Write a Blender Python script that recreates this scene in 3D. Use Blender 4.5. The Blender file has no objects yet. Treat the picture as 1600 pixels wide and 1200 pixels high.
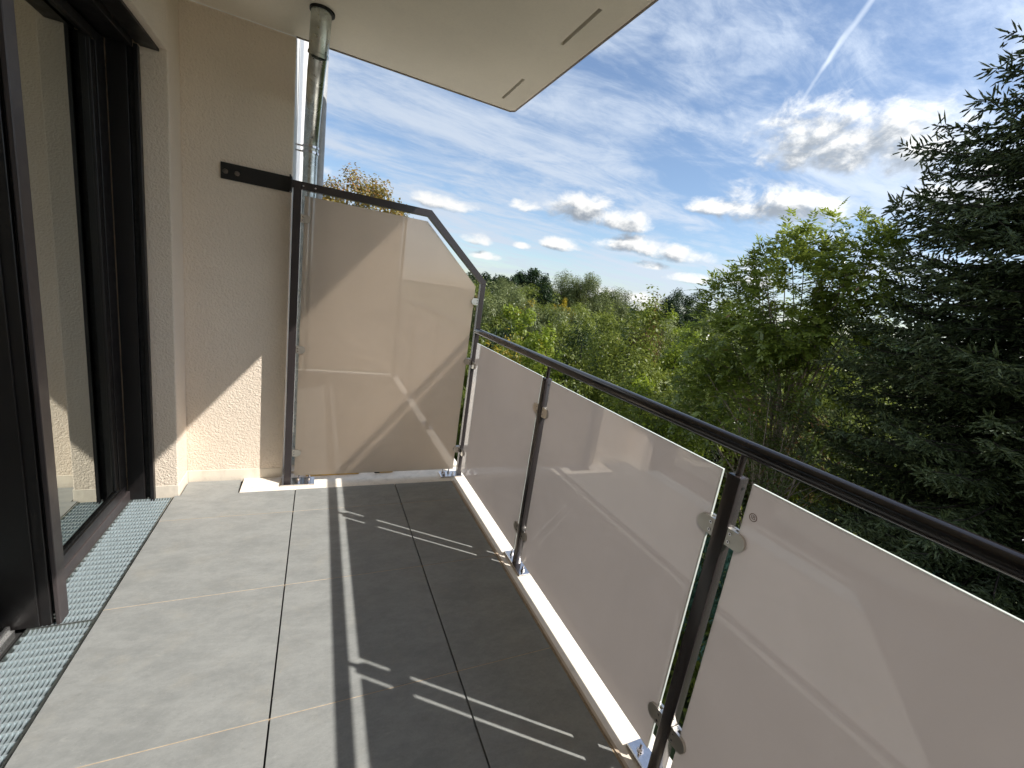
import bpy, bmesh, math, random
import numpy as np
from mathutils import Vector, Matrix

R = math.radians
random.seed(7)
S = bpy.context.scene
COL = S.collection

# ------------------------------------------------------------------ camera
CAM_H = 1.3715
yaw, pitch, roll = 0.4467, -0.2127, 0.1488
cy, sy, cp, sp = math.cos(yaw), math.sin(yaw), math.cos(pitch), math.sin(pitch)
fwd = Vector((sy*cp, cy*cp, sp)); rgt = Vector((cy, -sy, 0)); upv = rgt.cross(fwd)
cr, sr = math.cos(roll), math.sin(roll)
r2 = cr*rgt + sr*upv; u2 = -sr*rgt + cr*upv
cam_d = bpy.data.cameras.new('camera'); cam = bpy.data.objects.new('camera', cam_d); COL.objects.link(cam)
M = Matrix((( r2.x, u2.x, -fwd.x, 0), (r2.y, u2.y, -fwd.y, 0), (r2.z, u2.z, -fwd.z, CAM_H), (0, 0, 0, 1)))
cam.matrix_world = M
cam_d.sensor_width = 36; cam_d.lens = 658.83/1600*36
cam_d.clip_start = 0.02; cam_d.clip_end = 3000
S.camera = cam

# ------------------------------------------------------------------ light
SUN = Vector((1.0, -0.767, 1.235)).normalized()
sun_d = bpy.data.lights.new('sun', 'SUN'); sun_d.energy = 3.7; sun_d.angle = R(0.53); sun_d.color = (1.0, 0.95, 0.885)
sun = bpy.data.objects.new('sun', sun_d); COL.objects.link(sun)
sun.rotation_euler = SUN.to_track_quat('Z', 'Y').to_euler()
sun.location = (8, -6, 10)

W = bpy.data.worlds.new('World'); S.world = W; W.use_nodes = True
nt = W.node_tree; N = nt.nodes; L = nt.links
for n in list(N): N.remove(n)
class NB:                                   # tiny node-graph helper
    def __init__(s, nt): s.nt = nt
    def put(s, sock, v):
        if isinstance(v, (int, float)): sock.default_value = v
        elif isinstance(v, (tuple, list)): sock.default_value = v
        elif v is not None: s.nt.links.new(v, sock)
    def m(s, op, a, b=None, c=None, clamp=False):
        n = s.nt.nodes.new('ShaderNodeMath'); n.operation = op; n.use_clamp = clamp
        s.put(n.inputs[0], a)
        if b is not None: s.put(n.inputs[1], b)
        if c is not None: s.put(n.inputs[2], c)
        return n.outputs[0]
    def mr(s, v, a, b, c=0., d=1., smooth=True):
        n = s.nt.nodes.new('ShaderNodeMapRange'); n.interpolation_type = 'SMOOTHSTEP' if smooth else 'LINEAR'
        s.put(n.inputs['Value'], v); s.put(n.inputs['From Min'], a); s.put(n.inputs['From Max'], b)
        s.put(n.inputs['To Min'], c); s.put(n.inputs['To Max'], d)
        return n.outputs['Result']
    def xyz(s, x, y, z):
        n = s.nt.nodes.new('ShaderNodeCombineXYZ')
        for i, v in enumerate((x, y, z)): s.put(n.inputs[i], v)
        return n.outputs[0]
    def noise(s, vec, scale, detail=5, rough=.55, dist=0., lac=2.0):
        n = s.nt.nodes.new('ShaderNodeTexNoise')
        if vec is not None: s.put(n.inputs['Vector'], vec)
        s.put(n.inputs['Scale'], scale); s.put(n.inputs['Detail'], detail); s.put(n.inputs['Roughness'], rough)
        s.put(n.inputs['Distortion'], dist); s.put(n.inputs['Lacunarity'], lac)
        return n.outputs['Fac']
    def vor(s, vec, scale, feature='F1', out='Distance'):
        n = s.nt.nodes.new('ShaderNodeTexVoronoi'); n.feature = feature
        if vec is not None: s.put(n.inputs['Vector'], vec)
        s.put(n.inputs['Scale'], scale)
        return n.outputs[out]
    def mix(s, f, a, b, mode='MIX'):
        n = s.nt.nodes.new('ShaderNodeMix'); n.data_type = 'RGBA'; n.blend_type = mode
        s.put(n.inputs[0], f)
        for k, v in ((6, a), (7, b)):
            if isinstance(v, tuple) and len(v) == 3: v = v + (1.,)
            s.put(n.inputs[k], v)
        return n.outputs[2]
    def mapv(s, vec, scale=(1, 1, 1), loc=(0, 0, 0), rot=(0, 0, 0)):
        n = s.nt.nodes.new('ShaderNodeMapping'); s.put(n.inputs['Vector'], vec)
        n.inputs['Scale'].default_value = scale; n.inputs['Location'].default_value = loc; n.inputs['Rotation'].default_value = rot
        return n.outputs[0]

b = NB(nt)
sky = N.new('ShaderNodeTexSky'); sky.sky_type = 'NISHITA'; sky.sun_disc = False
sky.sun_elevation = math.asin(SUN.z); sky.sun_rotation = math.atan2(SUN.x, SUN.y)
sky.air_density = 1.0; sky.dust_density = 0.6; sky.ozone_density = 3.0; sky.altitude = 50
SKY_STR = 0.094
tc = N.new('ShaderNodeTexCoord'); sep = N.new('ShaderNodeSeparateXYZ'); L.new(tc.outputs['Generated'], sep.inputs[0])
dx, dy, dz = sep.outputs
el = b.m('MULTIPLY', b.m('ARCSINE', b.m('MINIMUM', b.m('MAXIMUM', dz, -1.), 1.)), 57.2958)
az = b.m('MULTIPLY', b.m('ARCTAN2', dx, dy), 57.2958)
# high thin cirrus, laid out on a plane above
zz = b.m('ADD', b.m('MAXIMUM', dz, 0.), 0.12)
pv = b.xyz(b.m('DIVIDE', dx, zz), b.m('DIVIDE', dy, zz), 0.)
warp = b.noise(b.mapv(pv, (1, 1, 1), (3, 1, 0)), 1.3, 4, .6)
cir1 = b.noise(b.mapv(b.xyz(b.m('ADD', b.m('DIVIDE', dx, zz), b.m('MULTIPLY', warp, .8)), b.m('DIVIDE', dy, zz), warp), (.55, 1.7, 1), (0, 0, 2), (0, 0, R(-28))), 1.6, 9, .62, .5)
cir2 = b.noise(b.mapv(pv, (.8, 1.5, 1), (7, 3, 0), (0, 0, R(20))), 2.6, 9, .68, .9)
cirv = b.noise(b.mapv(pv, (.5, .5, 1), (11, 5, 0)), .9, 3, .5)
cir = b.m('ADD', b.m('MULTIPLY', cir1, .62), b.m('MULTIPLY', cir2, .38))
cir = b.m('ADD', cir, b.m('MULTIPLY', b.m('SUBTRACT', cirv, .5), .35))
cirf = b.mr(cir, .37, .63, 0.05, .90)
cirf = b.m('MULTIPLY', cirf, b.mr(el, -1, 6, .6, 1.))
# cumulus: soft lumps at given bearings, edges broken by fractal noise, lit from above right
av = b.xyz(az, el, 0.)
n1 = b.noise(b.mapv(av, (.16, .24, 1)), 1.9, 8, .6, .25)
n1s = b.noise(b.mapv(av, (.16, .24, 1), (.13, .27, 0)), 1.9, 8, .6, .25)
CL = [(55.2, 18.8, 5.6, 3.4), (61.5, 18.6, 5.4, 3.0), (51.8, 12.9, 5.6, 2.1), (55.8, 12.6, 3.6, 1.5), (46.8, 12.8, 3.2, 1.1), (31.5, 10.9, 4.6, 1.9), (36.2, 10.2, 4.0, 1.3),
      (38.4, 7.7, 4.2, 1.1), (43.2, 7.2, 4.2, 1.0), (29.2, 6.6, 2.6, .8), (14.0, 9.3, 4.0, .9), (18.4, 5.8, 1.8, .7), (19.8, 3.9, 2.0, .5), (45.3, 4.6, 2.6, .6),
      (24.4, 5.9, 1.2, .4), (24.0, 10.6, 2.0, .7), (40.5, 5.6, 2.2, .5), (38, 1.4, 4.5, .8), (52, 5.2, 2.4, 1.6), (70, 14, 6, 2.5), (-6, 9, 6, 2.2), (84, 20, 8, 4), (100, 12, 9, 3),
      (-40, 16, 8, 3.5), (-70, 10, 9, 3), (150, 14, 9, 3.5), (190, 10, 9, 3), (125, 8, 7, 2), (-120, 18, 9, 4), (230, 9, 8, 2.4), (-150, 26, 8, 4)]
def blobs(daz, dele):
    acc = None
    for (a0, e0, wa, we) in CL:
        if a0 > 180: a0 -= 360
        ua = b.m('DIVIDE', b.m('SUBTRACT', az, a0 + daz), wa*1.12)
        ue = b.m('DIVIDE', b.m('SUBTRACT', el, e0 + dele), we*1.35)
        ue = b.m('MAXIMUM', ue, b.m('MULTIPLY', ue, -1.7))           # flatter base
        v = b.m('SUBTRACT', 1., b.m('ADD', b.m('MULTIPLY', ua, ua), b.m('MULTIPLY', ue, ue)))
        acc = v if acc is None else b.m('MAXIMUM', acc, v)
    return acc
bl = b.m('MAXIMUM', blobs(0, 0), -2.)
dens = b.m('ADD', b.m('MULTIPLY', bl, .75), b.m('MULTIPLY', b.m('SUBTRACT', n1, .5), 2.8))
cumf = b.m('MULTIPLY', b.mr(dens, -.18, .80), b.mr(bl, -1.0, -.1))
bl2 = b.m('MAXIMUM', blobs(-.7, -1.1), -2.)
dens2 = b.m('ADD', b.m('MULTIPLY', bl2, .75), b.m('MULTIPLY', b.m('SUBTRACT', n1s, .5), 2.8))
lit = b.mr(b.m('SUBTRACT', dens2, b.m('MULTIPLY', dens, .55)), .60, -.40)           # thin towards the light = bright
# contrail along a great circle between two bearings
def trail(a0, e0, a1, e1, wdt):
    t = b.m('DIVIDE', b.m('SUBTRACT', el, e1), e0 - e1)
    ax = b.m('ADD', b.m('MULTIPLY', t, a0 - a1), a1)
    d_ = b.m('ABSOLUTE', b.m('ADD', b.m('SUBTRACT', az, ax), b.m('MULTIPLY', b.m('SUBTRACT', n1, .5), .5)))
    return b.m('MULTIPLY', b.mr(d_, wdt, 0.), b.m('MULTIPLY', b.mr(t, -.05, .15), b.mr(t, 1.35, 1.1)))
tr = b.m('ADD', b.m('MULTIPLY', trail(57.0, 31, 53.5, 25.0, .55), .55), b.m('MULTIPLY', trail(54.2, 26.5, 51.6, 20.5, .35), .4), clamp=True)
cirf = b.m('MAXIMUM', cirf, b.m('ADD', b.m('MULTIPLY', cirf, .5), tr), clamp=True)
skyv = N.new('ShaderNodeVectorMath'); skyv.operation = 'SCALE'; L.new(sky.outputs[0], skyv.inputs[0]); skyv.inputs['Scale'].default_value = SKY_STR
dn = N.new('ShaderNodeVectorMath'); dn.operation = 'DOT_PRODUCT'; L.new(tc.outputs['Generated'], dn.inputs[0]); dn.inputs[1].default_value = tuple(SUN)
ph = b.m('MULTIPLY_ADD', b.m('POWER', b.m('MULTIPLY_ADD', dn.outputs['Value'], .5, .5), 4.), .95, .85)  # clouds brightened smoothly towards the sun, added for fill light
def scl(col, f):
    n = N.new('ShaderNodeVectorMath'); n.operation = 'SCALE'; b.put(n.inputs[0], col); b.put(n.inputs['Scale'], f); return n.outputs[0]
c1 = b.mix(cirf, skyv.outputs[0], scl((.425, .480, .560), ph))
cloudc = b.mix(lit, (.215, .245, .285), (.66, .66, .65))
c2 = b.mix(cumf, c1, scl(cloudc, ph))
bg = N.new('ShaderNodeBackground'); L.new(c2, bg.inputs['Color']); bg.inputs['Strength'].default_value = 1.0
wo = N.new('ShaderNodeOutputWorld'); L.new(bg.outputs[0], wo.inputs['Surface'])

vs = S.view_settings; vs.view_transform = 'Standard'; vs.look = 'None'; vs.gamma = 1; vs.use_curve_mapping = False; vs.exposure = 0.82
S.render.engine = 'CYCLES'
S.cycles.use_denoising = True; S.cycles.max_bounces = 10; S.cycles.diffuse_bounces = 5; S.cycles.transmission_bounces = 6; S.cycles.transparent_max_bounces = 10; S.cycles.sample_clamp_indirect = 8

# ------------------------------------------------------------------ materials
def newmat(name):
    m = bpy.data.materials.new(name); m.use_nodes = True
    for n in list(m.node_tree.nodes): m.node_tree.nodes.remove(n)
    bb = NB(m.node_tree); nn = m.node_tree.nodes
    out = nn.new('ShaderNodeOutputMaterial')
    return m, bb, nn, out
def princ(nn, bb, **k):
    p = nn.new('ShaderNodeBsdfPrincipled')
    for kk, v in k.items():
        kk = kk.replace('_', ' ')
        if isinstance(v, tuple) and len(v) == 3: v = v + (1.,)
        bb.put(p.inputs[kk], v)
    return p
def bump(nn, bb, h, strength, dist):
    n = nn.new('ShaderNodeBump'); bb.put(n.inputs['Height'], h); n.inputs['Strength'].default_value = strength; n.inputs['Distance'].default_value = dist
    return n.outputs[0]
def objco(nn):
    return nn.new('ShaderNodeTexCoord').outputs['Object']
def geo(nn): return nn.new('ShaderNodeNewGeometry')

def mat_plaster(name, col, rough=.9, amp=.0028, scale=95, smooth=False):
    m, bb, nn, out = newmat(name)
    P = geo(nn).outputs['Position']
    a = bb.noise(P, scale, 3, .6, .6)
    v = bb.vor(bb.mapv(P, (1, 1, 1), (.3, .1, .2)), scale*1.1, 'SMOOTH_F1')
    h = bb.m('ADD', bb.m('MULTIPLY', bb.mr(a, .32, .68), .7), bb.m('MULTIPLY', v, .8))
    big = bb.noise(P, 1.7, 4, .5)
    st = bb.noise(bb.mapv(P, (3, 3, .6)), 2.2, 5, .6)
    c = bb.mix(bb.mr(big, .3, .7), tuple(x*.95 for x in col), tuple(min(1, x*1.03) for x in col))
    c = bb.mix(bb.m('MULTIPLY', bb.mr(st, .52, .75), .16), c, tuple(x*.8 for x in col))
    sz_ = nn.new('ShaderNodeSeparateXYZ'); bb.put(sz_.inputs[0], P)
    dirt = bb.m('MULTIPLY', bb.mr(sz_.outputs[2], .30, .0), bb.mr(bb.noise(bb.mapv(P, (9, 9, 4)), 1.6, 6, .7), .45, .72))
    c = bb.mix(bb.m('MULTIPLY', dirt, .28), c, (.30, .26, .21))
    c = bb.mix(bb.m('MULTIPLY', bb.mr(a, .55, .35), .10), c, tuple(x*.75 for x in col))
    p = princ(nn, bb, Base_Color=c, Roughness=rough); p.inputs['Specular IOR Level'].default_value = .25
    if not smooth: bb.nt.links.new(bump(nn, bb, h, .9, amp), p.inputs['Normal'])
    else: bb.nt.links.new(bump(nn, bb, a, .25, .0006), p.inputs['Normal'])
    bb.nt.links.new(p.outputs[0], out.inputs[0]); return m
def mat_simple(name, col, rough=.5, metal=0., var=.08, scale=30, bmp=0., spec=.5, coat=0., rough_const=False):
    m, bb, nn, out = newmat(name)
    P = geo(nn).outputs['Position']
    a = bb.noise(P, scale, 4, .6)
    c = bb.mix(bb.mr(a, .3, .7), tuple(x*(1-var) for x in col), tuple(min(1, x*(1+var)) for x in col))
    rr = bb.mr(bb.noise(P, scale*2.3, 3, .6), .3, .7, max(0.02, rough*.85), min(1, rough*1.18))
    p = princ(nn, bb, Base_Color=c, Roughness=rr, Metallic=metal); p.inputs['Specular IOR Level'].default_value = spec
    if coat: p.inputs['Coat Weight'].default_value = coat
    if bmp: bb.nt.links.new(bump(nn, bb, a, .6, bmp), p.inputs['Normal'])
    if rough_const: p.inputs['Roughness'].default_value = rough; [m.node_tree.links.remove(l) for l in list(p.inputs['Roughness'].links)]
    bb.nt.links.new(p.outputs[0], out.inputs[0]); return m
def mat_tile():
    m, bb, nn, out = newmat('stone_tile')
    P = geo(nn).outputs['Position']; oi = nn.new('ShaderNodeObjectInfo')
    off = bb.m('MULTIPLY', oi.outputs['Random'], 30.)
    sp_ = nn.new('ShaderNodeSeparateXYZ'); bb.put(sp_.inputs[0], P)
    V = bb.xyz(bb.m('ADD', sp_.outputs[0], off), bb.m('ADD', sp_.outputs[1], bb.m('MULTIPLY', off, .37)), 0.)
    Vr = bb.mapv(V, (1, 1.9, 1), (0, 0, 0), (0, 0, R(27)))
    a = bb.noise(Vr, 5.5, 10, .80, .12)
    a2 = bb.noise(bb.mapv(V, (1, 2.4, 1), (4, 1, 0), (0, 0, R(33))), 22, 8, .78, .25)
    fine = bb.noise(V, 120, 6, .9)
    c = bb.mix(bb.mr(a, .34, .66), (.220, .229, .223), (.295, .304, .294))
    c = bb.mix(bb.m('MULTIPLY', bb.mr(a2, .55, .75), .40), c, (.42, .425, .39))
    c = bb.mix(bb.m('MULTIPLY', bb.mr(a2, .44, .3), .45), c, (.165, .172, .165))
    c = bb.mix(bb.m('MULTIPLY', bb.mr(fine, .56, .70), .45), c, (.47, .475, .45))
    c = bb.mix(bb.m('MULTIPLY', bb.mr(fine, .44, .30), .62), c, (.12, .125, .12))
    c = bb.mix(bb.m('MULTIPLY', bb.mr(bb.noise(V, 7, 6, .7), .5, .72), .25), c, (.33, .31, .26))   # site dust
    scr = bb.noise(bb.mapv(V, (6, 60, 1), (0, 0, 0), (0, 0, R(-38))), 3.2, 4, .7, 1.2)
    c = bb.mix(bb.m('MULTIPLY', bb.mr(scr, .70, .80), bb.mr(a, .45, .7, 0, .45)), c, (.5, .5, .47))
    c = bb.mix(bb.m('MULTIPLY', bb.m('SUBTRACT', oi.outputs['Random'], .5), .3), c, (.19, .195, .19))
    rr = bb.mr(a2, .3, .7, .42, .62)
    p = princ(nn, bb, Base_Color=c, Roughness=rr); p.inputs['Specular IOR Level'].default_value = .35
    h = bb.m('ADD', bb.m('MULTIPLY', fine, .35), a2)
    bb.nt.links.new(bump(nn, bb, h, .5, .0008), p.inputs['Normal'])
    bb.nt.links.new(p.outputs[0], out.inputs[0]); return m
def mat_glass_opal(name, diff, trans, f_t):
    m, bb, nn, out = newmat(name)
    P = geo(nn).outputs['Position']
    a = bb.noise(bb.mapv(P, (1, 1, .12)), 22, 3, .5)
    sm = bb.noise(P, 3.0, 6, .6, .6)
    D = nn.new('ShaderNodeBsdfDiffuse'); bb.put(D.inputs['Color'], bb.mix(bb.mr(a, .3, .7), tuple(x*.97 for x in diff), diff))
    T = nn.new('ShaderNodeBsdfTranslucent'); bb.put(T.inputs['Color'], bb.mix(bb.mr(sm, .3, .7), tuple(x*.96 for x in trans), trans))
    mx = nn.new('ShaderNodeMixShader'); mx.inputs[0].default_value = f_t; bb.put(mx.inputs[1], D.outputs[0]); bb.put(mx.inputs[2], T.outputs[0])
    G = nn.new('ShaderNodeBsdfGlossy'); bb.put(G.inputs['Roughness'], bb.mr(sm, .5, .85, .002, .03)); G.inputs['Color'].default_value = (1, 1, 1, 1)
    F = nn.new('ShaderNodeFresnel'); F.inputs['IOR'].default_value = 1.78
    m2 = nn.new('ShaderNodeMixShader'); bb.put(m2.inputs[0], F.outputs[0]); bb.put(m2.inputs[1], mx.outputs[0]); bb.put(m2.inputs[2], G.outputs[0])
    bb.nt.links.new(m2.outputs[0], out.inputs[0]); return m
def mat_window():
    m, bb, nn, out = newmat('window_glass')
    T = nn.new('ShaderNodeBsdfTransparent'); T.inputs['Color'].default_value = (.72, .78, .74, 1)
    G = nn.new('ShaderNodeBsdfGlossy'); G.inputs['Roughness'].default_value = .01; G.inputs['Color'].default_value = (.93, .97, .93, 1)
    F = nn.new('ShaderNodeFresnel'); F.inputs['IOR'].default_value = 2.6
    m2 = nn.new('ShaderNodeMixShader'); bb.put(m2.inputs[0], bb.m('ADD', F.outputs[0], .30, clamp=True)); bb.put(m2.inputs[1], T.outputs[0]); bb.put(m2.inputs[2], G.outputs[0])
    bb.nt.links.new(m2.outputs[0], out.inputs[0]); return m
def mat_leaf(name, ca, cb, cc=None, ccf=.1, trans=.35, rough=.45, gloss=.02):
    m, bb, nn, out = newmat(name)
    g = geo(nn); rnd = g.outputs['Random Per Island']
    at = nn.new('ShaderNodeAttribute'); at.attribute_name = 'tint'
    oi = nn.new('ShaderNodeObjectInfo')
    f = bb.m('ADD', bb.m('MULTIPLY', rnd, .45), bb.m('MULTIPLY', at.outputs['Fac'], .55))
    c = bb.mix(f, ca, cb)
    if cc: c = bb.mix(bb.mr(bb.m('ADD', bb.m('MULTIPLY', rnd, .5), bb.m('MULTIPLY', at.outputs['Fac'], .5)), 1-ccf*1.6, 1-ccf*.8), c, cc)
    c = bb.mix(bb.m('MULTIPLY', oi.outputs['Random'], .25), c, tuple(x*.6 for x in ca))
    D = nn.new('ShaderNodeBsdfDiffuse'); bb.put(D.inputs['Color'], c)
    T = nn.new('ShaderNodeBsdfTranslucent'); bb.put(T.inputs['Color'], bb.mix(.35, c, tuple(min(1, x*1.6) for x in cb)))
    mx = nn.new('ShaderNodeMixShader'); mx.inputs[0].default_value = trans; bb.put(mx.inputs[1], D.outputs[0]); bb.put(mx.inputs[2], T.outputs[0])
    G = nn.new('ShaderNodeBsdfGlossy'); G.inputs['Roughness'].default_value = rough; G.inputs['Color'].default_value = (1, 1, 1, 1)
    m2 = nn.new('ShaderNodeMixShader'); m2.inputs[0].default_value = gloss; bb.put(m2.inputs[1], mx.outputs[0]); bb.put(m2.inputs[2], G.outputs[0])
    bb.nt.links.new(m2.outputs[0], out.inputs[0]); return m

PL = mat_plaster('cream_render', (.82, .71, .585))
PLS = mat_plaster('smooth_cream_render', (.78, .71, .60), smooth=True)
CEIL = mat_plaster('ceiling_paint', (.86, .79, .67), smooth=True)
CREAM = mat_plaster('cream_slab_coating', (.86, .79, .69), smooth=True)
WHITE = mat_plaster('white_facade', (.82, .82, .80), smooth=True)
TILE = mat_tile()
GROUT = mat_simple('beige_grout', (.46, .36, .25), .9, var=.15, scale=60)
BED = mat_simple('dark_bed', (.02, .02, .02), .95)
BROWN = mat_simple('brown_coated_metal', (.031, .025, .026), .24, 0., .04, 8, 0, .55, rough_const=True)
RAIL_SHADED = mat_simple('shaded_handrail_coating', (.014, .0112, .0112), .17, 0., .03, 6, 0, .6, rough_const=True)  # same coating as the posts, darkened for the rail's unlit side
BLACK = mat_simple('black_coated_metal', (.012, .012, .012), .4, 0., .06, 200, .00004, .5)
ANTH = mat_simple('dark_brown_door_profile', (.010, .0085, .0085), .40, 0., .08, 8, 0, .5)
MAUVE = mat_simple('bronze_door_profile', (.062, .051, .051), .38, .1, .06, 5)
GASK = mat_simple('rubber_gasket', (.006, .006, .006), .7)
STEEL = mat_simple('brushed_steel', (.58, .55, .50), .36, 1., .03, 12)
CHROME = mat_simple('polished_steel', (.62, .60, .60), .14, 1., .08, 60, .0001)
ZINC = mat_simple('galvanised_sheet', (.56, .59, .57), .30, .95, .22, 16, .0002)
GRAT = mat_simple('galvanised_grating', (.50, .58, .61), .35, .45, .14, 120, .0003)
ALU = mat_simple('bare_aluminium', (.74, .74, .73), .3, .9, .05, 40)
GREYP = mat_simple('pale_grey_profile', (.48, .50, .52), .5, .2, .1, 20)
OPAL = mat_glass_opal('opal_glass', (.25, .215, .19), (.872, .818, .785), .725)
OPALS = mat_glass_opal('opal_screen_glass', (.22, .17, .12), (.975, .875, .765), .90)
EDGE = mat_simple('glass_edge', (.70, .75, .70), .25, 0., .05, 50)
WIN = mat_window()
BARK = mat_simple('grey_bark', (.24, .19, .145), .9, 0., .35, 14, .01, .2)
BARKD = mat_simple('dark_bark', (.055, .045, .036), .95, 0., .35, 14, .01, .2)
ROOM = mat_simple('room_paint', (.25, .25, .23), .9)
YEL = mat_simple('yellow_timber', (.72, .48, .12), .6, 0., .15, 25)
ASPH = mat_simple('asphalt', (.07, .08, .095), .85, 0., .2, 3)
CONC = mat_simple('pale_concrete', (.36, .35, .34), .85, 0., .15, 2)
WOOD = mat_simple('weathered_wood', (.17, .14, .11), .8, 0., .3, 12)

# ------------------------------------------------------------------ mesh helpers
def tagp(o, label=None, cat=None, group=None, kind=None):
    if label: o['label'] = label
    if cat: o['category'] = cat
    if group: o['group'] = group
    if kind: o['kind'] = kind
    return o
def empty(name, loc, label, cat, group=None):
    o = bpy.data.objects.new(name, None); o.empty_display_size = .05; o.location = loc; COL.objects.link(o)
    return tagp(o, label, cat, group)
def link(name, me, mats, parent=None, smooth=False):
    for m in (mats if isinstance(mats, (list, tuple)) else [mats]): me.materials.append(m)
    o = bpy.data.objects.new(name, me); COL.objects.link(o)
    if parent is not None:
        o.parent = parent
        p = parent; off = Vector((0, 0, 0))
        while p is not None: off += p.location; p = p.parent
        o.location = -off                      # geometry is written in world coordinates
    if smooth: me.polygons.foreach_set('use_smooth', [True]*len(me.polygons))
    return o
class MB:
    def __init__(s): s.v = []; s.f = []; s.mi = []
    def add(s, vs, fs, mi=0):
        o = len(s.v); s.v += [tuple(v) for v in vs]; s.f += [tuple(i+o for i in f) for f in fs]; s.mi += [mi]*len(fs); return s
    def box(s, x0, x1, y0, y1, z0, z1, bev=0., mi=0):
        if bev <= 0:
            vs = [(x, y, z) for x in (x0, x1) for y in (y0, y1) for z in (z0, z1)]
            fs = [(0, 1, 3, 2), (4, 6, 7, 5), (0, 4, 5, 1), (2, 3, 7, 6), (0, 2, 6, 4), (1, 5, 7, 3)]
            return s.add(vs, fs, mi)
        bm = bmesh.new(); bmesh.ops.create_cube(bm, size=1)
        for v in bm.verts: v.co = Vector(((x0+x1)/2+v.co.x*(x1-x0), (y0+y1)/2+v.co.y*(y1-y0), (z0+z1)/2+v.co.z*(z1-z0)))
        bmesh.ops.bevel(bm, geom=list(bm.edges), offset=bev, segments=2 if bev > .002 else 1, affect='EDGES', profile=.5)
        bm.verts.index_update()
        s.add([v.co.copy() for v in bm.verts], [[v.index for v in f.verts] for f in bm.faces], mi); bm.free(); return s
    def prism(s, pts, axis, a0, a1, mi=0):
        """extrude a 2D polygon along axis; pts in the two other axes (in x,y,z order)"""
        def P(p, a):
            q = list(p); q.insert(axis, a); return tuple(q)
        n = len(pts); vs = [P(p, a0) for p in pts] + [P(p, a1) for p in pts]
        fs = [tuple(range(n)), tuple(range(2*n-1, n-1, -1))] + [(i, i+n, (i+1) % n+n, (i+1) % n) for i in range(n)]
        return s.add(vs, fs, mi)
    def tube(s, path, rad, seg=16, mi=0, caps=True):
        path = [Vector(p) for p in path]; n = len(path)
        rads = rad if isinstance(rad, (list, tuple)) else [rad]*n
        base = len(s.v); up = None; vs = []
        for i, p in enumerate(path):
            t = (path[min(i+1, n-1)]-path[max(i-1, 0)]).normalized()
            if up is None:
                up = Vector((0, 0, 1)) if abs(t.z) < .9 else Vector((1, 0, 0))
            a = t.cross(up).normalized(); c = a.cross(t).normalized(); up = c
            for k in range(seg):
                th = 2*math.pi*k/seg; vs.append(p + a*math.cos(th)*rads[i] + c*math.sin(th)*rads[i])
        fs = [(i*seg+k, i*seg+(k+1) % seg, (i+1)*seg+(k+1) % seg, (i+1)*seg+k) for i in range(n-1) for k in range(seg)]
        if caps: fs += [tuple(range(seg-1, -1, -1)), tuple((n-1)*seg+k for k in range(seg))]
        return s.add(vs, fs, mi)
    def build(s, name, mats, parent=None, smooth=False, fixn=True):
        me = bpy.data.meshes.new(name); me.from_pydata(s.v, [], s.f)
        me.polygons.foreach_set('material_index', s.mi); me.update()
        if fixn:
            bm = bmesh.new(); bm.from_mesh(me); bmesh.ops.recalc_face_normals(bm, faces=bm.faces); bm.to_mesh(me); bm.free()
        o = link(name, me, mats, parent)
        if smooth:
            me.polygons.foreach_set('use_smooth', [True]*len(me.polygons))
            try: me.set_sharp_from_angle(angle=R(40))
            except Exception: pass
        return o
def npmesh(name, V, F, mats, parent=None, tint=None, mi=None):
    """V (n,3), F (m,k) arrays"""
    V = np.asarray(V, np.float32); F = np.asarray(F, np.int32); m, k = F.shape
    me = bpy.data.meshes.new(name); me.vertices.add(len(V)); me.vertices.foreach_set('co', V.ravel())
    me.loops.add(m*k); me.loops.foreach_set('vertex_index', F.ravel())
    me.polygons.add(m); me.polygons.foreach_set('loop_start', np.arange(m, dtype=np.int32)*k)
    if mi is not None: me.polygons.foreach_set('material_index', np.asarray(mi, np.int32))
    if tint is not None:
        a = me.attributes.new('tint', 'FLOAT', 'POINT'); a.data.foreach_set('value', np.asarray(tint, np.float32))
    me.update(calc_edges=True); me.validate()
    return link(name, me, mats, parent)

# ------------------------------------------------------------------ ground & far things (setting)
GZ = -5.5
def ground_mat():
    m, bb, nn, out = newmat('ground_grass')
    P = geo(nn).outputs['Position']; a = bb.noise(P, .35, 8, .7); c2_ = bb.noise(P, 9, 5, .7)
    c = bb.mix(bb.mr(a, .35, .65), (.022, .036, .012), (.055, .075, .022)); c = bb.mix(bb.m('MULTIPLY', bb.mr(c2_, .5, .7), .5), c, (.09, .085, .04))
    p = princ(nn, bb, Base_Color=c, Roughness=.95); bb.nt.links.new(bump(nn, bb, c2_, 1., .05), p.inputs['Normal'])
    bb.nt.links.new(p.outputs[0], out.inputs[0]); return m
g = MB().box(-900, 900, -900, 900, GZ-1, GZ).build('ground', ground_mat()); g['kind'] = 'structure'
g = MB().prism([(15.2, 27.5), (17.5, 33.5), (23.5, 31.0), (20.8, 25.0)], 2, GZ+.001, GZ+.05).build('car_park', ASPH); g['kind'] = 'structure'
g = MB().prism([(23, 1), (25, 8.9), (60, 12), (60, -6)], 2, GZ+.001, GZ+.06).build('driveway', CONC); g['kind'] = 'structure'

g = MB().box(1.6, 4.6, -14, 11, GZ+.001, GZ+.05).build('bounce_paving', mat_simple('pale_bounce_paving', (.45, .41, .36), .85, 0., .12, 2)); g['kind'] = 'structure'  # unseen paving, added to bounce sunlight up to the ceiling
g = MB().box(-.168, 1.05, 2.93, 5.9, -.25, -.002, .004).build('neighbouring_balcony', CREAM); tagp(g, 'cream floor slab of the next balcony, behind the privacy screen', 'balcony')
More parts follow.
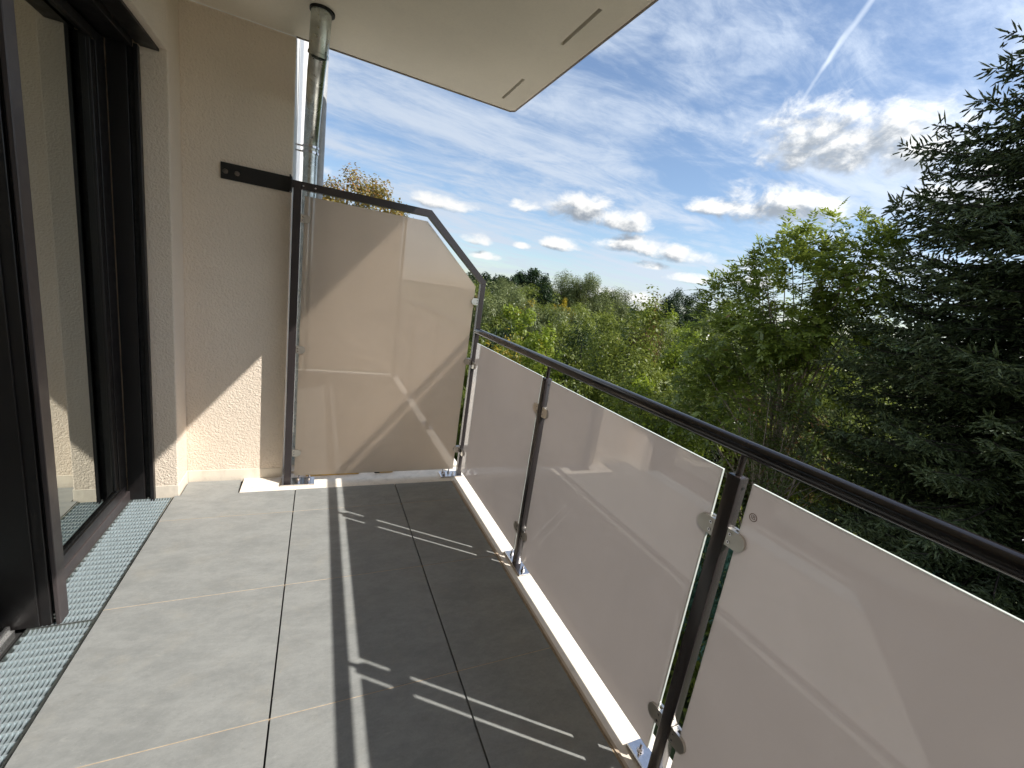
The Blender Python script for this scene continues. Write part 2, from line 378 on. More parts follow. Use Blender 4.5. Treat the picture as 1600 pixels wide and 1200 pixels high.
# ------------------------------------------------------------------ floor
TX = [-.683, -.083, .517, .912]
TY = [-.655, -.044, .566, 1.176, 1.787, 2.403, 2.665]
fl = MB().box(-1.05, 1.089, -.52, 2.90, -.27, -.024).build('floor', BED); fl['kind'] = 'structure'
def tile_mesh(x0, x1, y0, y1): return MB().box(x0, x1, y0, y1, -.02, 0, .0009)
for j in range(len(TY)-1):
    for i in range(3):
        gx = .0026; gy = .0013
        x0 = TX[i]+(gx if i else .0012); x1 = TX[i+1]-(gx if i < 2 else .0008)
        y0 = max(TY[j]+gy, -.40); y1 = TY[j+1]-(gy if j < len(TY)-2 else 0)
        if i == 0 and j == len(TY)-2:
            mb = MB().prism([(-.682, y0), (x1, y0), (x1, 2.662), (-.386, 2.662), (-.392, 2.83), (-.656, 2.83), (-.656, 2.666), (-.682, 2.666)], 2, -.02, 0)
        elif i == 0 and j == len(TY)-3:
            mb = tile_mesh(x0, x1, y0, y1)
        else: mb = tile_mesh(x0, x1, y0, y1)
        mb.build('tile', TILE, fl)
gm = MB()
for y in TY[1:-1]: gm.box(-.682, .911, y-.0012, y+.0012, -.019, -.0008)
gm.box(.9125, .917, -.42, 2.665, -.02, -.001)
gm.build('grout_line', GROUT, fl)
sc = MB()
sc.box(.9175, 1.088, -.51, 2.895, -.0238, -.004, .002)
sc.box(-.379, .9170, 2.668, 2.895, -.0238, -.0035, .002)
sc.box(-.665, .9170, -.51, -.421, -.0238, -.0035, .002)
o = sc.build('slab_coating', CREAM, fl)
MB().box(.9178, .930, -.42, 2.66, -.0035, .0035, .0012).build('edge_profile', mat_simple('beige_edge_profile', (.52, .42, .32), .6), fl)

# grit swept into joints and edges
rgt_ = random.Random(12); gr = MB()
for k in range(420):
    m_ = rgt_.random()
    if m_ < .35: x = rgt_.choice([-.083, .517])+rgt_.gauss(0, .012); y = rgt_.uniform(-.3, 2.6)
    elif m_ < .6: x = rgt_.uniform(-.66, .9); y = rgt_.choice(TY[1:-1])+rgt_.gauss(0, .014)
    elif m_ < .8: x = .90-abs(rgt_.gauss(0, .03)); y = rgt_.uniform(-.3, 2.6)
    else: x = rgt_.uniform(-.66, .9); y = rgt_.uniform(-.3, 2.64)
    r_ = rgt_.uniform(.0005, .0017); a = rgt_.uniform(0, 6.28)
    vs = [(x+r_*math.cos(a+t), y+r_*math.sin(a+t)*rgt_.uniform(.6, 1), .0001) for t in (0, 2.1, 4.2)]+[(x, y, r_*1.1)]
    gr.add(vs, [(0, 1, 3), (1, 2, 3), (2, 0, 3)])
gr = gr.build('grit', mat_simple('grit', (.42, .37, .30), .9, var=.4, scale=900), fl); gr['kind'] = 'stuff'
# ------------------------------------------------------------------ walls & ceiling
wl = empty('house_wall', (-.8, 1, 0), 'cream textured wall round the glass doors, left side of the balcony', 'wall')
MB().box(-1.15, -.667, 2.671, 2.854, -.03, 2.498, .006).build('door_pier', PL, wl)
MB().box(-1.15, -.667, -.30, 2.669, 2.195, 2.498, .004).build('lintel', PL, wl)
MB().box(-1.15, -.667, -.52, -.302, -.03, 2.498, .006).build('near_pier', PL, wl)
MB().box(-1.14, -.6652, 2.6695, 2.853, -.029, .062, .002).build('skirting', PLS, wl)
ew = empty('end_wall', (-.5, 2.86, 0), 'cream textured end wall of the balcony with the sunlit patch, behind the black bracket', 'wall')
MB().box(-5.4, -.168, 2.856, 2.905, -.03, 2.498, .004).build('render', PL, ew)
MB().box(-.665, -.170, 2.8535, 2.858, -.03, .060, .001).build('skirting', PLS, ew)
bw = MB().box(-5.4, -.168, -.60, -.522, -.03, 2.498, .004).build('back_wall', PL)
tagp(bw, 'cream end wall behind the viewer, seen only as a reflection in the screen glass', 'wall')

ce = MB()
xs = [-1.15, .946, .964, 1.083]; ysl = [-.55, .27, .57, .985, 1.29, 1.699, 2.006, 2.416, 2.717, 2.849]
ch = .022
for i in range(3):
    if i == 1:
        for j in range(len(ysl)-1):
            if j % 2 == 0: ce.box(xs[1], xs[2], ysl[j], ysl[j+1], 2.5, 2.54)
    elif i == 0: ce.box(xs[0], xs[1], ysl[0], ysl[-1], 2.5, 2.54)
    else: ce.prism([(xs[2], ysl[0]), (xs[3], ysl[0]), (xs[3], ysl[-1]-ch), (xs[3]-ch, ysl[-1]), (xs[2], ysl[-1])], 2, 2.5, 2.54)
ce.prism([(-5.4, -.55), (1.083, -.55), (1.083, 2.849-ch), (1.083-ch, 2.849), (-5.4, 2.849)], 2, 2.5402, 2.74)
ce.box(-5.4, -.1685, 2.8492, 2.8558, 2.5, 2.74)
ce = ce.build('ceiling', CEIL); ce['kind'] = 'structure'
es = MB()
for k, (zz0, zz1, d) in enumerate(((2.494, 2.74, .0),)):
    es.box(1.0835, 1.0895, -.55, 2.828, zz0, zz1)
    es.box(-.168, 1.062, 2.8495, 2.8555, zz0, zz1)
    es.add([(1.0835, 2.8285, zz0), (1.0895, 2.8285, zz0), (1.0625, 2.8555, zz0), (1.0625, 2.8495, zz0), (1.0835, 2.8285, zz1), (1.0895, 2.8285, zz1), (1.0625, 2.8555, zz1), (1.0625, 2.8495, zz1)],
           [(0, 1, 2, 3), (4, 7, 6, 5), (0, 4, 5, 1), (1, 5, 6, 2), (2, 6, 7, 3), (3, 7, 4, 0)])
es.build('edge_trim', mat_simple('brown_grey_trim', (.30, .26, .23), .6), ce)
slt = MB()
for j in range(1, len(ysl)-1, 2): slt.box(.9462, .9638, ysl[j]+.0002, ysl[j+1]-.0002, 2.53, 2.5398)
slt.build('slot_backing', mat_simple('slot_dark', (.008, .008, .008), .8), ce)

# room behind the glass doors
rm = MB()
X0, X1, Y0, Y1, Z0, Z1 = -5.2, -1.16, -.50, 2.80, 0.0, 2.45
rm.box(X0-.05, X0, Y0, Y1, Z0, Z1); rm.box(X0, X1, Y1, Y1+.05, Z0, Z1); rm.box(X0, X1, Y0-.02, Y0, Z0, Z1); rm.box(X0, X1, Y0, Y1, Z1, Z1+.04); rm.box(X0, X1, Y0, Y1, Z0-.03, Z0)
rm = rm.build('interior_room', ROOM); rm['kind'] = 'structure'

# ------------------------------------------------------------------ glass doors
sd = empty('glass_door', (-.93, 2.2, 0), 'dark brown framed glass door beyond the thick door post, reflecting the end wall', 'glass door')
def prof(name, *a, bev=.0015, m=ANTH, parent=sd): return MB().box(*a, bev).build(name, m, parent)
prof('door_sill', -.990, -.8695, 1.808, 2.648, -.02, .052, m=MAUVE)
prof('sash_rail', -.960, -.873, 1.815, 2.600, .0525, .104, m=MAUVE)
prof('glazing_strip', -.935, -.876, 1.868, 2.545, .1045, .120, m=GASK)
prof('sash_stile', -.960, -.873, 2.5455, 2.600, .1045, 2.155)
prof('glazing_strip', -.935, -.878, 2.510, 2.545, .1205, 2.115, m=ANTH)
prof('sash_stile', -.960, -.873, 1.812, 1.8675, .1045, 2.155)
prof('sash_rail', -.960, -.873, 1.868, 2.545, 2.1155, 2.155)
prof('door_frame', -.990, -.880, 2.6005, 2.646, .0525, 2.165)
for xx in (-.888, -.907):
    MB().box(xx-.003, xx+.003, 1.8685, 2.5095, .1205, 2.115).build('glass_pane', WIN, sd)
prof('guide_rail', -.8765, -.807, 2.648, 2.668, -.015, 2.178)
prof('guide_rail', -.7815, -.766, 2.640, 2.668, -.015, 2.178)
prof('guide_gasket', -.8065, -.782, 2.662, 2.669, -.01, 2.17, m=GASK)
hs = MB(); hs.box(-.765, -.697, -.29, 2.668, 2.182, 2.1935, .001); hs.box(-.800, -.782, -.29, 2.639, 2.160, 2.1935, .001); hs.box(-.99, -.8005, -.29, 2.6455, 2.168, 2.193, .002)
hs.box(-.781, -.766, -.29, 2.668, 2.190, 2.1935)
hs.build('shutter_housing', ANTH, sd)
MB().tube([(-.79, 2.64, .012), (-.79, 2.634, .012)], .0035, 8).build('screw', STEEL, sd)
mp = empty('door_post', (-.86, 1.77, 0), 'thick dark brown post between the two glass doors, at the left edge of the picture', 'door post')
MB().box(-1.0, -.806, 1.749, 1.807, -.004, 2.133, .0015).build('post_body', ANTH, mp)
MB().box(-.7955, -.782, 1.7475, 1.802, -.004, 2.163, .002).build('outer_profile', MAUVE, mp)
MB().box(-.8055, -.796, 1.762, 1.800, -.004, 2.163).build('groove', GASK, mp)
for zc in (.018, .032): MB().tube([(-.801, 1.768, zc), (-.801, 1.757, zc)], .0035, 10).build('screw', STEEL, mp)
MB().box(-.985, -.835, 1.742, 1.7485, .002, 2.13, .001).build('cover_strip', ANTH, mp)
nd = empty('near_glass_door', (-.93, 1.2, 0), 'nearer glass door with a bare aluminium track, mostly outside the left edge', 'glass door')
tk = MB(); tk.box(-.950, -.893, -.29, 1.735, -.02, .010, .001); tk.box(-.948, -.935, -.29, 1.735, .0102, .028, .002); tk.box(-.915, -.902, -.29, 1.735, .0102, .028, .003)
tk.build('track', ALU, nd)
for a in ((-1.0, -.965, 1.67, 1.738, .012, 2.10), (-1.0, -.965, -.28, -.21, .012, 2.10), (-1.0, -.965, -.2095, 1.6695, .012, .08), (-1.0, -.965, -.2095, 1.6695, 2.03, 2.10)):
    MB().box(*a, .0015).build('sash_frame', ANTH, nd)
MB().box(-.985, -.979, -.21, 1.67, .08, 2.03).build('glass_pane', WIN, nd)

# gratings in front of the doors
def grating(y0, y1, label):
    x0, x1 = -.866, -.6905
    t = empty('drain_grating', ((x0+x1)/2, (y0+y1)/2, 0), label, 'floor grating', 'drain gratings along the doors')
    fr = MB(); fr.box(x1, x1+.0028, y0, y1, -.022, .0012); fr.box(x0-.0028, x0, y0, y1, -.022, 0); fr.box(x0, x1, y0, y0+.0028, -.022, -.0004); fr.box(x0, x1, y1-.0028, y1, -.022, -.0004)
    fr.build('rim', ZINC, t)
    nb = 15; st = (x1-x0)/nb; gb = MB()
    ny = int((y1-y0)/.0333); yy = np.linspace(y0, y1, ny+1)
    for k in range(1, nb):                       # serrated bars along the drain: zig-zag top edge
        x = x0+k*st; pts_t = []; n = ny*6
        vs = []; fs = []
        for q in range(n+1):
            y = y0+(y1-y0)*q/n; zt = -.0016 + .0014*math.cos(2*math.pi*q/6)
            wob = .0005*math.sin(2*math.pi*q/6)
            for dx_ in (-.0011, .0011): vs += [(x+dx_+wob, y, zt), (x+dx_+wob*.3, y, -.014)]
            if q:
                b_ = (q-1)*4; fs += [(b_, b_+2, b_+6, b_+4), (b_+1, b_, b_+4, b_+5), (b_+2, b_+3, b_+7, b_+6)]
        gb.add(vs, fs)
    for y in yy[1:-1]: gb.box(x0, x1, y-.0012, y+.0012, -.020, -.0006)
    o = gb.build('bar_mesh', GRAT, t, fixn=False); o['kind'] = 'stuff'
    return t
grating(1.742, 2.650, 'galvanised mesh grating in the floor in front of the far glass door')
grating(.62, 1.738, 'galvanised mesh grating in the floor nearest the viewer, before the aluminium track')
MB().box(-.8685, -.688, -.29, 2.655, -.045, -.0239).build('drain_channel', mat_simple('channel_grey', (.16, .18, .18), .6), fl)

# ------------------------------------------------------------------ railing
rl = empty('balcony_railing', (.997, 1.2, 0), 'dark brown railing with round handrail and opal glass panels along the right side', 'railing')
PX0, PX1 = .980, 1.014
PH = .019
PYc = [-.375, .665, 1.705]
GT, GB = .9975, .048
RAILZ = 1.075; RAILR = .0212
n_ = 40
MB().tube([(.997, -.62 + (2.765+.62)*k/n_, RAILZ) for k in range(n_+1)], RAILR, 28).build('handrail', RAIL_SHADED, rl, smooth=True)
def hexnut(mb, x, y, z, r=.010, h=.009):
    mb.prism([(x+r*math.cos(a), y+r*math.sin(a)) for a in [math.pi/3*k+.2 for k in range(6)]], 2, z, z+h)
def bolt(x, y, parent, z=.0062):
    m_ = MB(); m_.tube([(x, y, z-.001), (x, y, z+.0016)], .0125, 18); hexnut(m_, x, y, z+.0016); m_.tube([(x, y, z+.008), (x, y, z+.026)], .0052, 12)
    m_.build('anchor_bolt', CHROME, parent)
def base_plate(x0, x1, y0, y1, bolts, parent):
    bp = MB().box(x0, x1, y0, y1, -.0025, .006, .0008).build('base_plate', CHROME, parent)
    for (x, y) in bolts: bolt(x, y, bp)
    return bp
def dclip(along, dirn, edge, c, z0, parent, hgt=.048, ln=.053, plates=(.0, .0), glass_half=.0045):
    """clamp: two rounded cheeks holding the glass. along='y' railing (glass in yz), 'x' screen (glass in xz)
       edge = post face coordinate, c = glass centre coordinate on the other axis"""
    r = hgt/2; pts = [(0, 0), (ln-r, 0)]
    for k in range(1, 12): a = -math.pi/2+math.pi*k/12; pts.append((ln-r+r*math.cos(a), r+r*math.sin(a)))
    pts += [(ln-r, hgt), (0, hgt)]
    pp = [(edge+dirn*(p[0]+.001), z0+p[1]) for p in pts]
    m_ = MB()
    for s_ in (-1, 1):
        a0 = c+s_*(glass_half+.001); a1 = c+s_*(glass_half+.009)
        m_.prism(pp, 0 if along == 'y' else 1, min(a0, a1), max(a0, a1))
    e0, e1 = sorted((edge+dirn*.001, edge+dirn*.014))
    if along == 'y': m_.box(c-glass_half-.0009, c+glass_half+.0009, e0, e1, z0+.001, z0+hgt-.001)
    else: m_.box(e0, e1, c-glass_half-.0009, c+glass_half+.0009, z0+.001, z0+hgt-.001)
    cl = m_.build('glass_clamp', STEEL, parent, smooth=True)
    for zz_ in (z0+.013, z0+hgt-.013):
        f0 = c-glass_half-.0096; q = edge+dirn*.011
        if along == 'y': MB().tube([(f0+.0004, q, zz_), (f0-.0012, q, zz_)], .0046, 14).tube([(f0-.0013, q, zz_), (f0-.0014, q, zz_)], .0022, 6, 1).build('screw', [CHROME, GASK], cl)
        else: MB().tube([(q, f0+.0004, zz_), (q, f0-.0012, zz_)], .0042, 14).tube([(q, f0-.0013, zz_), (q, f0-.0014, zz_)], .002, 6, 1).build('screw', [CHROME, GASK], cl)
    return cl
for yc in PYc:
    po = MB().box(PX0, PX1, yc-PH, yc+PH, .0045, 1.0, .003).build('post', BROWN, rl, smooth=True)
    MB().tube([(.997, yc, 1.0), (.997, yc, 1.056)], .0085, 14).build('spigot', BROWN, po, smooth=True)
    MB().tube([(.999, yc-PH+.0004, .972), (.999, yc-PH-.0012, .972)], .0042, 14).build('drain_hole', GASK, po)
    base_plate(.966, 1.032, yc-.1, yc+.1, [(.999, yc+.07), (.999, yc-.07)], rl)
    for z0 in (.165, .815):
        for s_ in (-1, 1):
            dclip('y', s_, yc+s_*PH, .997, z0, rl)
gaps = .0245
def gpanel(x0, x1, y0, y1, z0, z1, parent, mats, name='glass_panel'):
    o_ = MB().box(x0, x1, y0, y1, z0, z1, .0012)
    bmz = o_.build(name, mats, parent)
    me = bmz.data
    thin = 0 if (x1-x0) < (y1-y0) else 1
    for p in me.polygons:
        n = p.normal
        if abs(n[thin]) < .9: p.material_index = 1
    return bmz
pans = [(-.375, .665), (.665, 1.705), (1.705, 2.765)]
pobj = []
for (a, c) in pans:
    pobj.append(gpanel(.9925, 1.0015, a+PH+gaps, c-(PH if c < 2 else .02)-gaps, GB, GT, rl, [OPAL, EDGE]))
# back end of the balcony, same railing turned round the corner behind the viewer
# maker's mark printed on the nearest panel
mk = MB()
for (ra, rb) in ((.0105, .0086),):
    nseg = 40; vs = []; fs = []
    for k in range(nseg):
        a = 2*math.pi*k/nseg
        for rr in (ra, rb):
            for dx_ in (0, -.0003): vs.append((.9922+dx_, .5965-rr*math.cos(a), .9195+rr*math.sin(a)))
    for k in range(nseg):
        i = k*4; j = ((k+1) % nseg)*4
        fs += [(i, j, j+2, i+2), (i+1, i+3, j+3, j+1), (i, i+1, j+1, j), (i+2, j+2, j+3, i+3)]
    mk.add(vs, fs)
cu = bpy.data.curves.new('mark_text', 'FONT'); cu.body = 'IB'; cu.size = .0155; cu.extrude = .00012; cu.align_x = 'CENTER'; cu.align_y = 'CENTER'
to = bpy.data.objects.new('mark_text', cu); COL.objects.link(to)
bpy.context.view_layer.update()
tm = bpy.data.meshes.new_from_object(to.evaluated_get(bpy.context.evaluated_depsgraph_get()))
# text x -> world -y, text y -> world z, faces -x
vs = [(.9920-v.co.z, .5965-v.co.x, .9195+v.co.y) for v in tm.vertices]
mk.add(vs, [tuple(p.vertices) for p in tm.polygons])
bpy.data.objects.remove(to); bpy.data.meshes.remove(tm)
mk.build('printed_mark', mat_simple('mark_print', (.16, .09, .07), .6), pobj[1])

# ------------------------------------------------------------------ privacy screen
ps = empty('privacy_screen', (.4, 2.765, 0), 'tall opal glass privacy screen with cut-off corner at the far end of the balcony', 'privacy screen')
SY0, SY1, SYc = 2.745, 2.785, 2.765
MB().box(-.154, -.114, SY0, SY1, .0045, 1.7445, .002).build('post', BROWN, ps, smooth=True)
MB().box(.979, 1.012, SY0, SY1, .0045, 1.3935, .002).build('post', BROWN, ps, smooth=True)
hw = .0
bar = [(-.160, 1.745), (.585, 1.745), (.979, 1.394), (1.012, 1.394), (1.012, 1.412), (.602, 1.785), (-.160, 1.785)]
tb = MB().prism(bar, 1, SY0, SY1).build('top_bar', BROWN, ps)
for xx in (-.105, -.045): MB().tube([(xx, SY0+.0005, 1.764), (xx, SY0-.0015, 1.764)], .0045, 12).build('screw', CHROME, tb)
gl = MB().prism([(-.097, .046), (.946, .046), (.946, 1.372), (.585, 1.718), (-.097, 1.718)], 1, SYc-.0045, SYc+.0045).build('glass_panel', [OPALS, EDGE], ps)
for p in gl.data.polygons:
    if abs(p.normal[1]) < .9: p.material_index = 1
for z0 in (.18, .835, 1.575): dclip('x', 1, -.114, SYc, z0, ps, .044, .050)
for z0 in (.18, .835, 1.25): dclip('x', -1, .979, SYc, z0, ps, .044, .050)
for z0 in (.165, .815): dclip('y', -1, SY0, .997, z0, ps, .044, .050)
base_plate(-.172, .022, 2.715, 2.815, [(-.07, 2.745), (-.07, 2.79), (-.01, 2.745), (-.01, 2.79)], ps)
base_plate(.852, 1.012, 2.722, 2.812, [(.88, 2.75), (.925, 2.79), (.945, 2.745), (.88, 2.79)], ps)
br = MB().box(-.500, -.176, 2.8465, 2.8535, 1.730, 1.812, .0006)
br.box(-.176, -.169, 2.7855, 2.8535, 1.728, 1.815, .0006)
br.box(-.1685, -.161, 2.746, 2.80, 1.725, 1.80, .0006)
brk = br.build('wall_bracket', BLACK, ps)
for xx in (-.478, -.425):
    MB().tube([(xx, 2.8466, 1.768), (xx, 2.844, 1.768)], .0125, 20).tube([(xx, 2.844, 1.768), (xx, 2.838, 1.768)], .0068, 6).build('anchor_bolt', CHROME, brk)

# full-height opal panel added out of view behind the viewer as bright fill
pb = empty('privacy_screen', (.4, -.395, 0), 'full-height opal fill panel added behind the viewer, seen only reflected in the far screen', 'privacy screen')
for xx in (-.150, .955): MB().box(xx, xx+.034, -.415, -.375, .0045, 2.4935, .002).build('post', BROWN, pb, smooth=True)
gpanel(-.10, .94, -.3995, -.3905, .046, 2.45, pb, [OPALS, EDGE])
# ------------------------------------------------------------------ drainpipe & pole
dp = empty('drainpipe', (-.085, 3.05, 0), 'galvanised metal drainpipe coming down from the ceiling behind the screen', 'drainpipe')
MB().tube([(-.045, 2.50, 2.4985), (-.045, 2.50, 2.49)], .054, 32).build('ceiling_collar', GASK, dp, smooth=True)
MB().tube([(-.048, 2.50, 2.50), (-.052, 2.51, 2.40), (-.055, 2.53, 2.335)], [.0445, .0445, .0435], 28).build('pipe_section', ZINC, dp, smooth=True)
MB().tube([(-.055, 2.53, 2.336), (-.056, 2.535, 2.322)], .0462, 28).build('joint_ring', ZINC, dp, smooth=True)
MB().tube([(-.055, 2.53, 2.33), (-.062, 2.60, 2.28), (-.075, 2.86, 2.20), (-.083, 3.01, 2.13), (-.085, 3.05, 2.06), (-.085, 3.05, 1.97)], .041, 28).build('pipe_section', ZINC, dp, smooth=True)
MB().tube([(-.085, 3.05, 2.0), (-.085, 3.05, -1.0)], .0395, 28).build('pipe_section', ZINC, dp, smooth=True)
for zc in (2.035, 2.005): MB().tube([(-.085, 3.05, zc), (-.085, 3.05, zc-.012)], .046, 28).tube([(-.12, 3.05, zc-.006), (-.168, 3.05, zc-.006)], .005, 8).build('clamp', CHROME, dp)
pole = MB().tube([(-.038, 3.13, -2), (-.038, 3.13, 3.4)], .027, 20).build('downpipe', GREYP, smooth=True)
tagp(pole, 'straight pale grey pipe just behind the galvanised drainpipe', 'pipe')

# neighbouring facade seen edge-on beyond the end wall
nf = empty('neighbouring_facade', (-.2, 3.5, 0), 'white facade strip of the house seen edge-on between end wall and drainpipe', 'building')
MB().box(-5.4, -.171, 2.906, 3.30, GZ, 4.2, .004).build('wall', WHITE, nf)
MB().box(-.30, -.19, 3.302, 3.42, GZ, 4.2).build('window_frame', GREYP, nf)
MB().box(-5.4, -.176, 3.422, 3.85, GZ, 4.2, .004).build('wall', GREYP, nf)
MB().box(-5.4, -.150, 3.852, 6.2, GZ, 4.2, .004).build('wall', WHITE, nf)

# small site leftovers on the slab edge under the screen
bt = MB().box(-.03, .30, 2.845, 2.875, -.003, .012, .002).build('timber_batten', YEL); tagp(bt, 'yellow timber batten lying under the privacy screen', 'batten')
lv = empty('spirit_level', (.47, 2.86, 0), 'small yellow and black spirit level lying under the privacy screen', 'spirit level')
MB().box(.44, .53, 2.848, 2.868, -.003, .018, .002).build('body', YEL, lv); MB().box(.405, .4395, 2.846, 2.870, -.003, .019, .002).build('end_cap', GASK, lv)

# ------------------------------------------------------------------ vegetation
LEAF = {
 'green':  mat_leaf('leaf_green', (.038, .066, .010), (.245, .280, .045), (.20, .19, .04), .06),
 'dark':   mat_leaf('leaf_dark', (.012, .028, .010), (.040, .068, .020), trans=.25),
 'willow': mat_leaf('leaf_willow', (.080, .108, .034), (.215, .240, .090), trans=.3),
 'lime':   mat_leaf('leaf_lime', (.11, .17, .016), (.30, .36, .035), (.35, .30, .03), .12, trans=.45),
 'yellow': mat_leaf('leaf_yellow', (.11, .12, .02), (.42, .32, .03), (.5, .36, .03), .3, trans=.4),
 'rust':   mat_leaf('leaf_rust', (.07, .075, .025), (.22, .14, .05), (.30, .10, .04), .25, trans=.35),
 'autumn': mat_leaf('leaf_autumn', (.10, .095, .022), (.38, .28, .06), (.32, .14, .04), .25, trans=.35),
 'ash':    mat_leaf('leaf_ash', (.060, .100, .015), (.36, .42, .07), (.28, .12, .03), .05, trans=.35, rough=.28, gloss=.05),
 'spruce': mat_leaf('needle_spruce', (.038, .060, .022), (.140, .170, .058), (.24, .24, .10), .10, trans=.06, rough=.5, gloss=.04),
 'juniper': mat_leaf('needle_juniper', (.022, .066, .044), (.060, .135, .085), (.10, .15, .08), .06, trans=.1),
 'thuja':  mat_leaf('leaf_thuja', (.040, .062, .014), (.125, .140, .032), (.20, .085, .03), .14, trans=.25),
}
def unit(a): return a/np.maximum(np.linalg.norm(a, axis=-1, keepdims=True), 1e-6)
def lump(d, seed):
    """smooth direction noise"""
    rg = np.random.default_rng(seed); s_ = np.zeros(len(d))
    for k in range(7):
        w = rg.normal(size=3); s_ += np.sin(d@w*(2.2+k*.8)+rg.uniform(0, 6.28))/(1+k*.35)
    return s_/3
def clumps(rg, n, c, r, seed, inner=.35, cut=-1.):
    d = unit(rg.normal(size=(n, 3))); d[:, 2] = np.where(d[:, 2] < cut, -d[:, 2], d[:, 2])
    rad = (inner+(1-inner)*rg.random(n)**.45)*(1+.42*lump(d, seed))
    return np.array(c)+d*rad[:, None]*np.array(r), d
def leafcards(rg, P, D, size, asp, tint, droop=0., out=.5):
    """one folded diamond per point; P points, D outward dirs"""
    n = len(P)
    nn_ = unit(D*1.1 + np.array([0, 0, .35]) + rg.normal(size=(n, 3))*.55)
    a = rg.normal(size=(n, 3)) + D*out + np.array([0, 0, -droop-.25])
    a = unit(a - nn_*np.sum(a*nn_, 1, keepdims=True))
    s_ = np.cross(nn_, a)
    Ln = size*(.65+.7*rg.random(n))[:, None]; Wd = Ln*asp*.5
    V = np.empty((n, 4, 3)); V[:, 0] = P; V[:, 2] = P+a*Ln
    V[:, 1] = P+a*Ln*.45+s_*Wd+nn_*Wd*.25; V[:, 3] = P+a*Ln*.45-s_*Wd+nn_*Wd*.25
    F = np.arange(4*n).reshape(n, 4)
    return V.reshape(-1, 3), F, np.repeat(tint, 4)
def crown_arrays(seed, c, r, ncl, nleaf, size, asp=.5, spread=.16, droop=0., inner=.35, cut=-1., extra_top=True):
    rg = np.random.default_rng(seed)
    C, D = clumps(rg, ncl, c, r, seed, inner, cut)
    t = np.clip(rg.normal(.5, .22, ncl), 0, 1)
    idx = rg.integers(0, ncl, nleaf)
    sp3 = np.array(r)*spread
    off = unit(rg.normal(size=(nleaf, 3)))*(rg.random((nleaf, 1))**.42)*1.55*sp3
    P = C[idx]+off
    DL = unit(unit(off+1e-6)*.75+D[idx]*.55)
    tt = np.clip(t[idx]+rg.normal(0, .12, nleaf), 0, 1)
    return leafcards(rg, P, DL, size, asp, tt, droop), C
def trunk_mesh(name, x, y, z0, z1, r0, limbs, mat, parent, seed=0, lean=(0, 0)):
    rg = random.Random(seed); mb = MB(); n = 9; path = []; rad = []
    for k in range(n):
        t = k/(n-1); path.append((x+lean[0]*t+rg.uniform(-.5, .5)*r0*t, y+lean[1]*t+rg.uniform(-.5, .5)*r0*t, z0+(z1-z0)*t)); rad.append(r0*(1-.78*t))
    mb.tube(path, rad, 9)
    for L_ in limbs:
        t = rg.uniform(.35, .95); k = min(int(t*(n-1)), n-2); p0 = Vector(path[k]); p1 = Vector(L_)
        if p1.z < p0.z: p0 = Vector(path[max(1, k//2)])
        md = (p0+p1)/2+Vector((rg.uniform(-.1, .1), rg.uniform(-.1, .1), .12*(p1-p0).length))
        rr = rad[k]*.45
        mb.tube([p0, p0.lerp(md, .55), md, md.lerp(p1, .6), p1], [rr, rr*.8, rr*.6, rr*.42, rr*.2], 6)
    return mb.build(name, mat, parent, smooth=True, fixn=False)
def tree(name, label, cat, x, y, top, bot, rx, ry, kind, ncl, nleaf, size, seed, group=None, asp=.5, spread=.15, droop=0., tr=.09, limbs=10, bark=None, shape=1.0, inner=.35, lean=(0, 0)):
    t = empty(name, (x, y, GZ), label, cat, group)
    cz = (top+bot)/2; rz = (top-bot)/2/1.12
    (V, F, T), C = crown_arrays(seed, (x, y, cz), (rx, ry, rz), ncl, nleaf, size, asp, spread, droop, inner)
    npmesh('crown', V, F, LEAF[kind], t, T)
    sel = C[np.random.default_rng(seed+5).choice(len(C), min(limbs, len(C)), replace=False)]
    trunk_mesh('trunk', x-lean[0], y-lean[1], GZ, cz+rz*.7, tr, [tuple(p) for p in sel], bark or BARKD, t, seed, lean)
    return t

# --- trees and bushes one can tell apart (label each by what it looks like and stands beside)
tree('oak_tree', 'dark round-topped tree on the far horizon, the left one right of the screen', 'tree', 33.3, 88.9, 4.6, -5, 5.2, 5, 'dark', 80, 20000, .5, 11, 'far dark trees')
tree('oak_tree', 'dark round-topped tree on the far horizon, behind the grey-green willow bush', 'tree', 40.5, 86.0, 6.4, -5, 6.0, 5, 'dark', 80, 20000, .5, 12, 'far dark trees')
tree('willow_tree', 'round grey-green willow in front of the far dark trees', 'tree', 24.4, 54.8, 3.2, -4, 3.4, 3.2, 'willow', 80, 20000, .24, 13, 'grey-green willows', asp=.28)
tree('poplar_tree', 'narrow dark green columnar tree rising left of the tallest willow', 'tree', 18.0, 33.5, 3.3, -4.8, 1.05, 1.05, 'dark', 120, 12000, .16, 14, spread=.13)
tree('willow_tree', 'tall pale willow just right of the columnar tree', 'tree', 24.2, 41.4, 4.5, -4, 2.1, 2.1, 'willow', 80, 24000, .22, 15, 'grey-green willows', asp=.22, droop=.3)
tree('willow_tree', 'tallest pale grey-green willow with feathery top in the middle distance', 'tree', 25.6, 38.6, 5.3, -4, 2.3, 2.2, 'willow', 80, 26000, .22, 16, 'grey-green willows', asp=.22, droop=.3)
tree('willow_tree', 'lower willow sloping down right of the tallest one', 'tree', 30.2, 40.5, 3.5, -4.5, 3.0, 2.4, 'willow', 80, 24000, .22, 17, 'grey-green willows', asp=.25)
tree('round_tree', 'single dark rounded tree on the horizon left of the compound-leaved tree', 'tree', 53.7, 52.3, 6.3, -4.5, 4.0, 4.0, 'dark', 100, 30000, .3, 18, asp=.4)
tree('yellow_bush', 'yellow autumn bush left of the columnar tree', 'bush', 14.8, 30.6, .7, -3, 1.4, 1.2, 'yellow', 60, 5000, .15, 19, 'yellowing bushes')
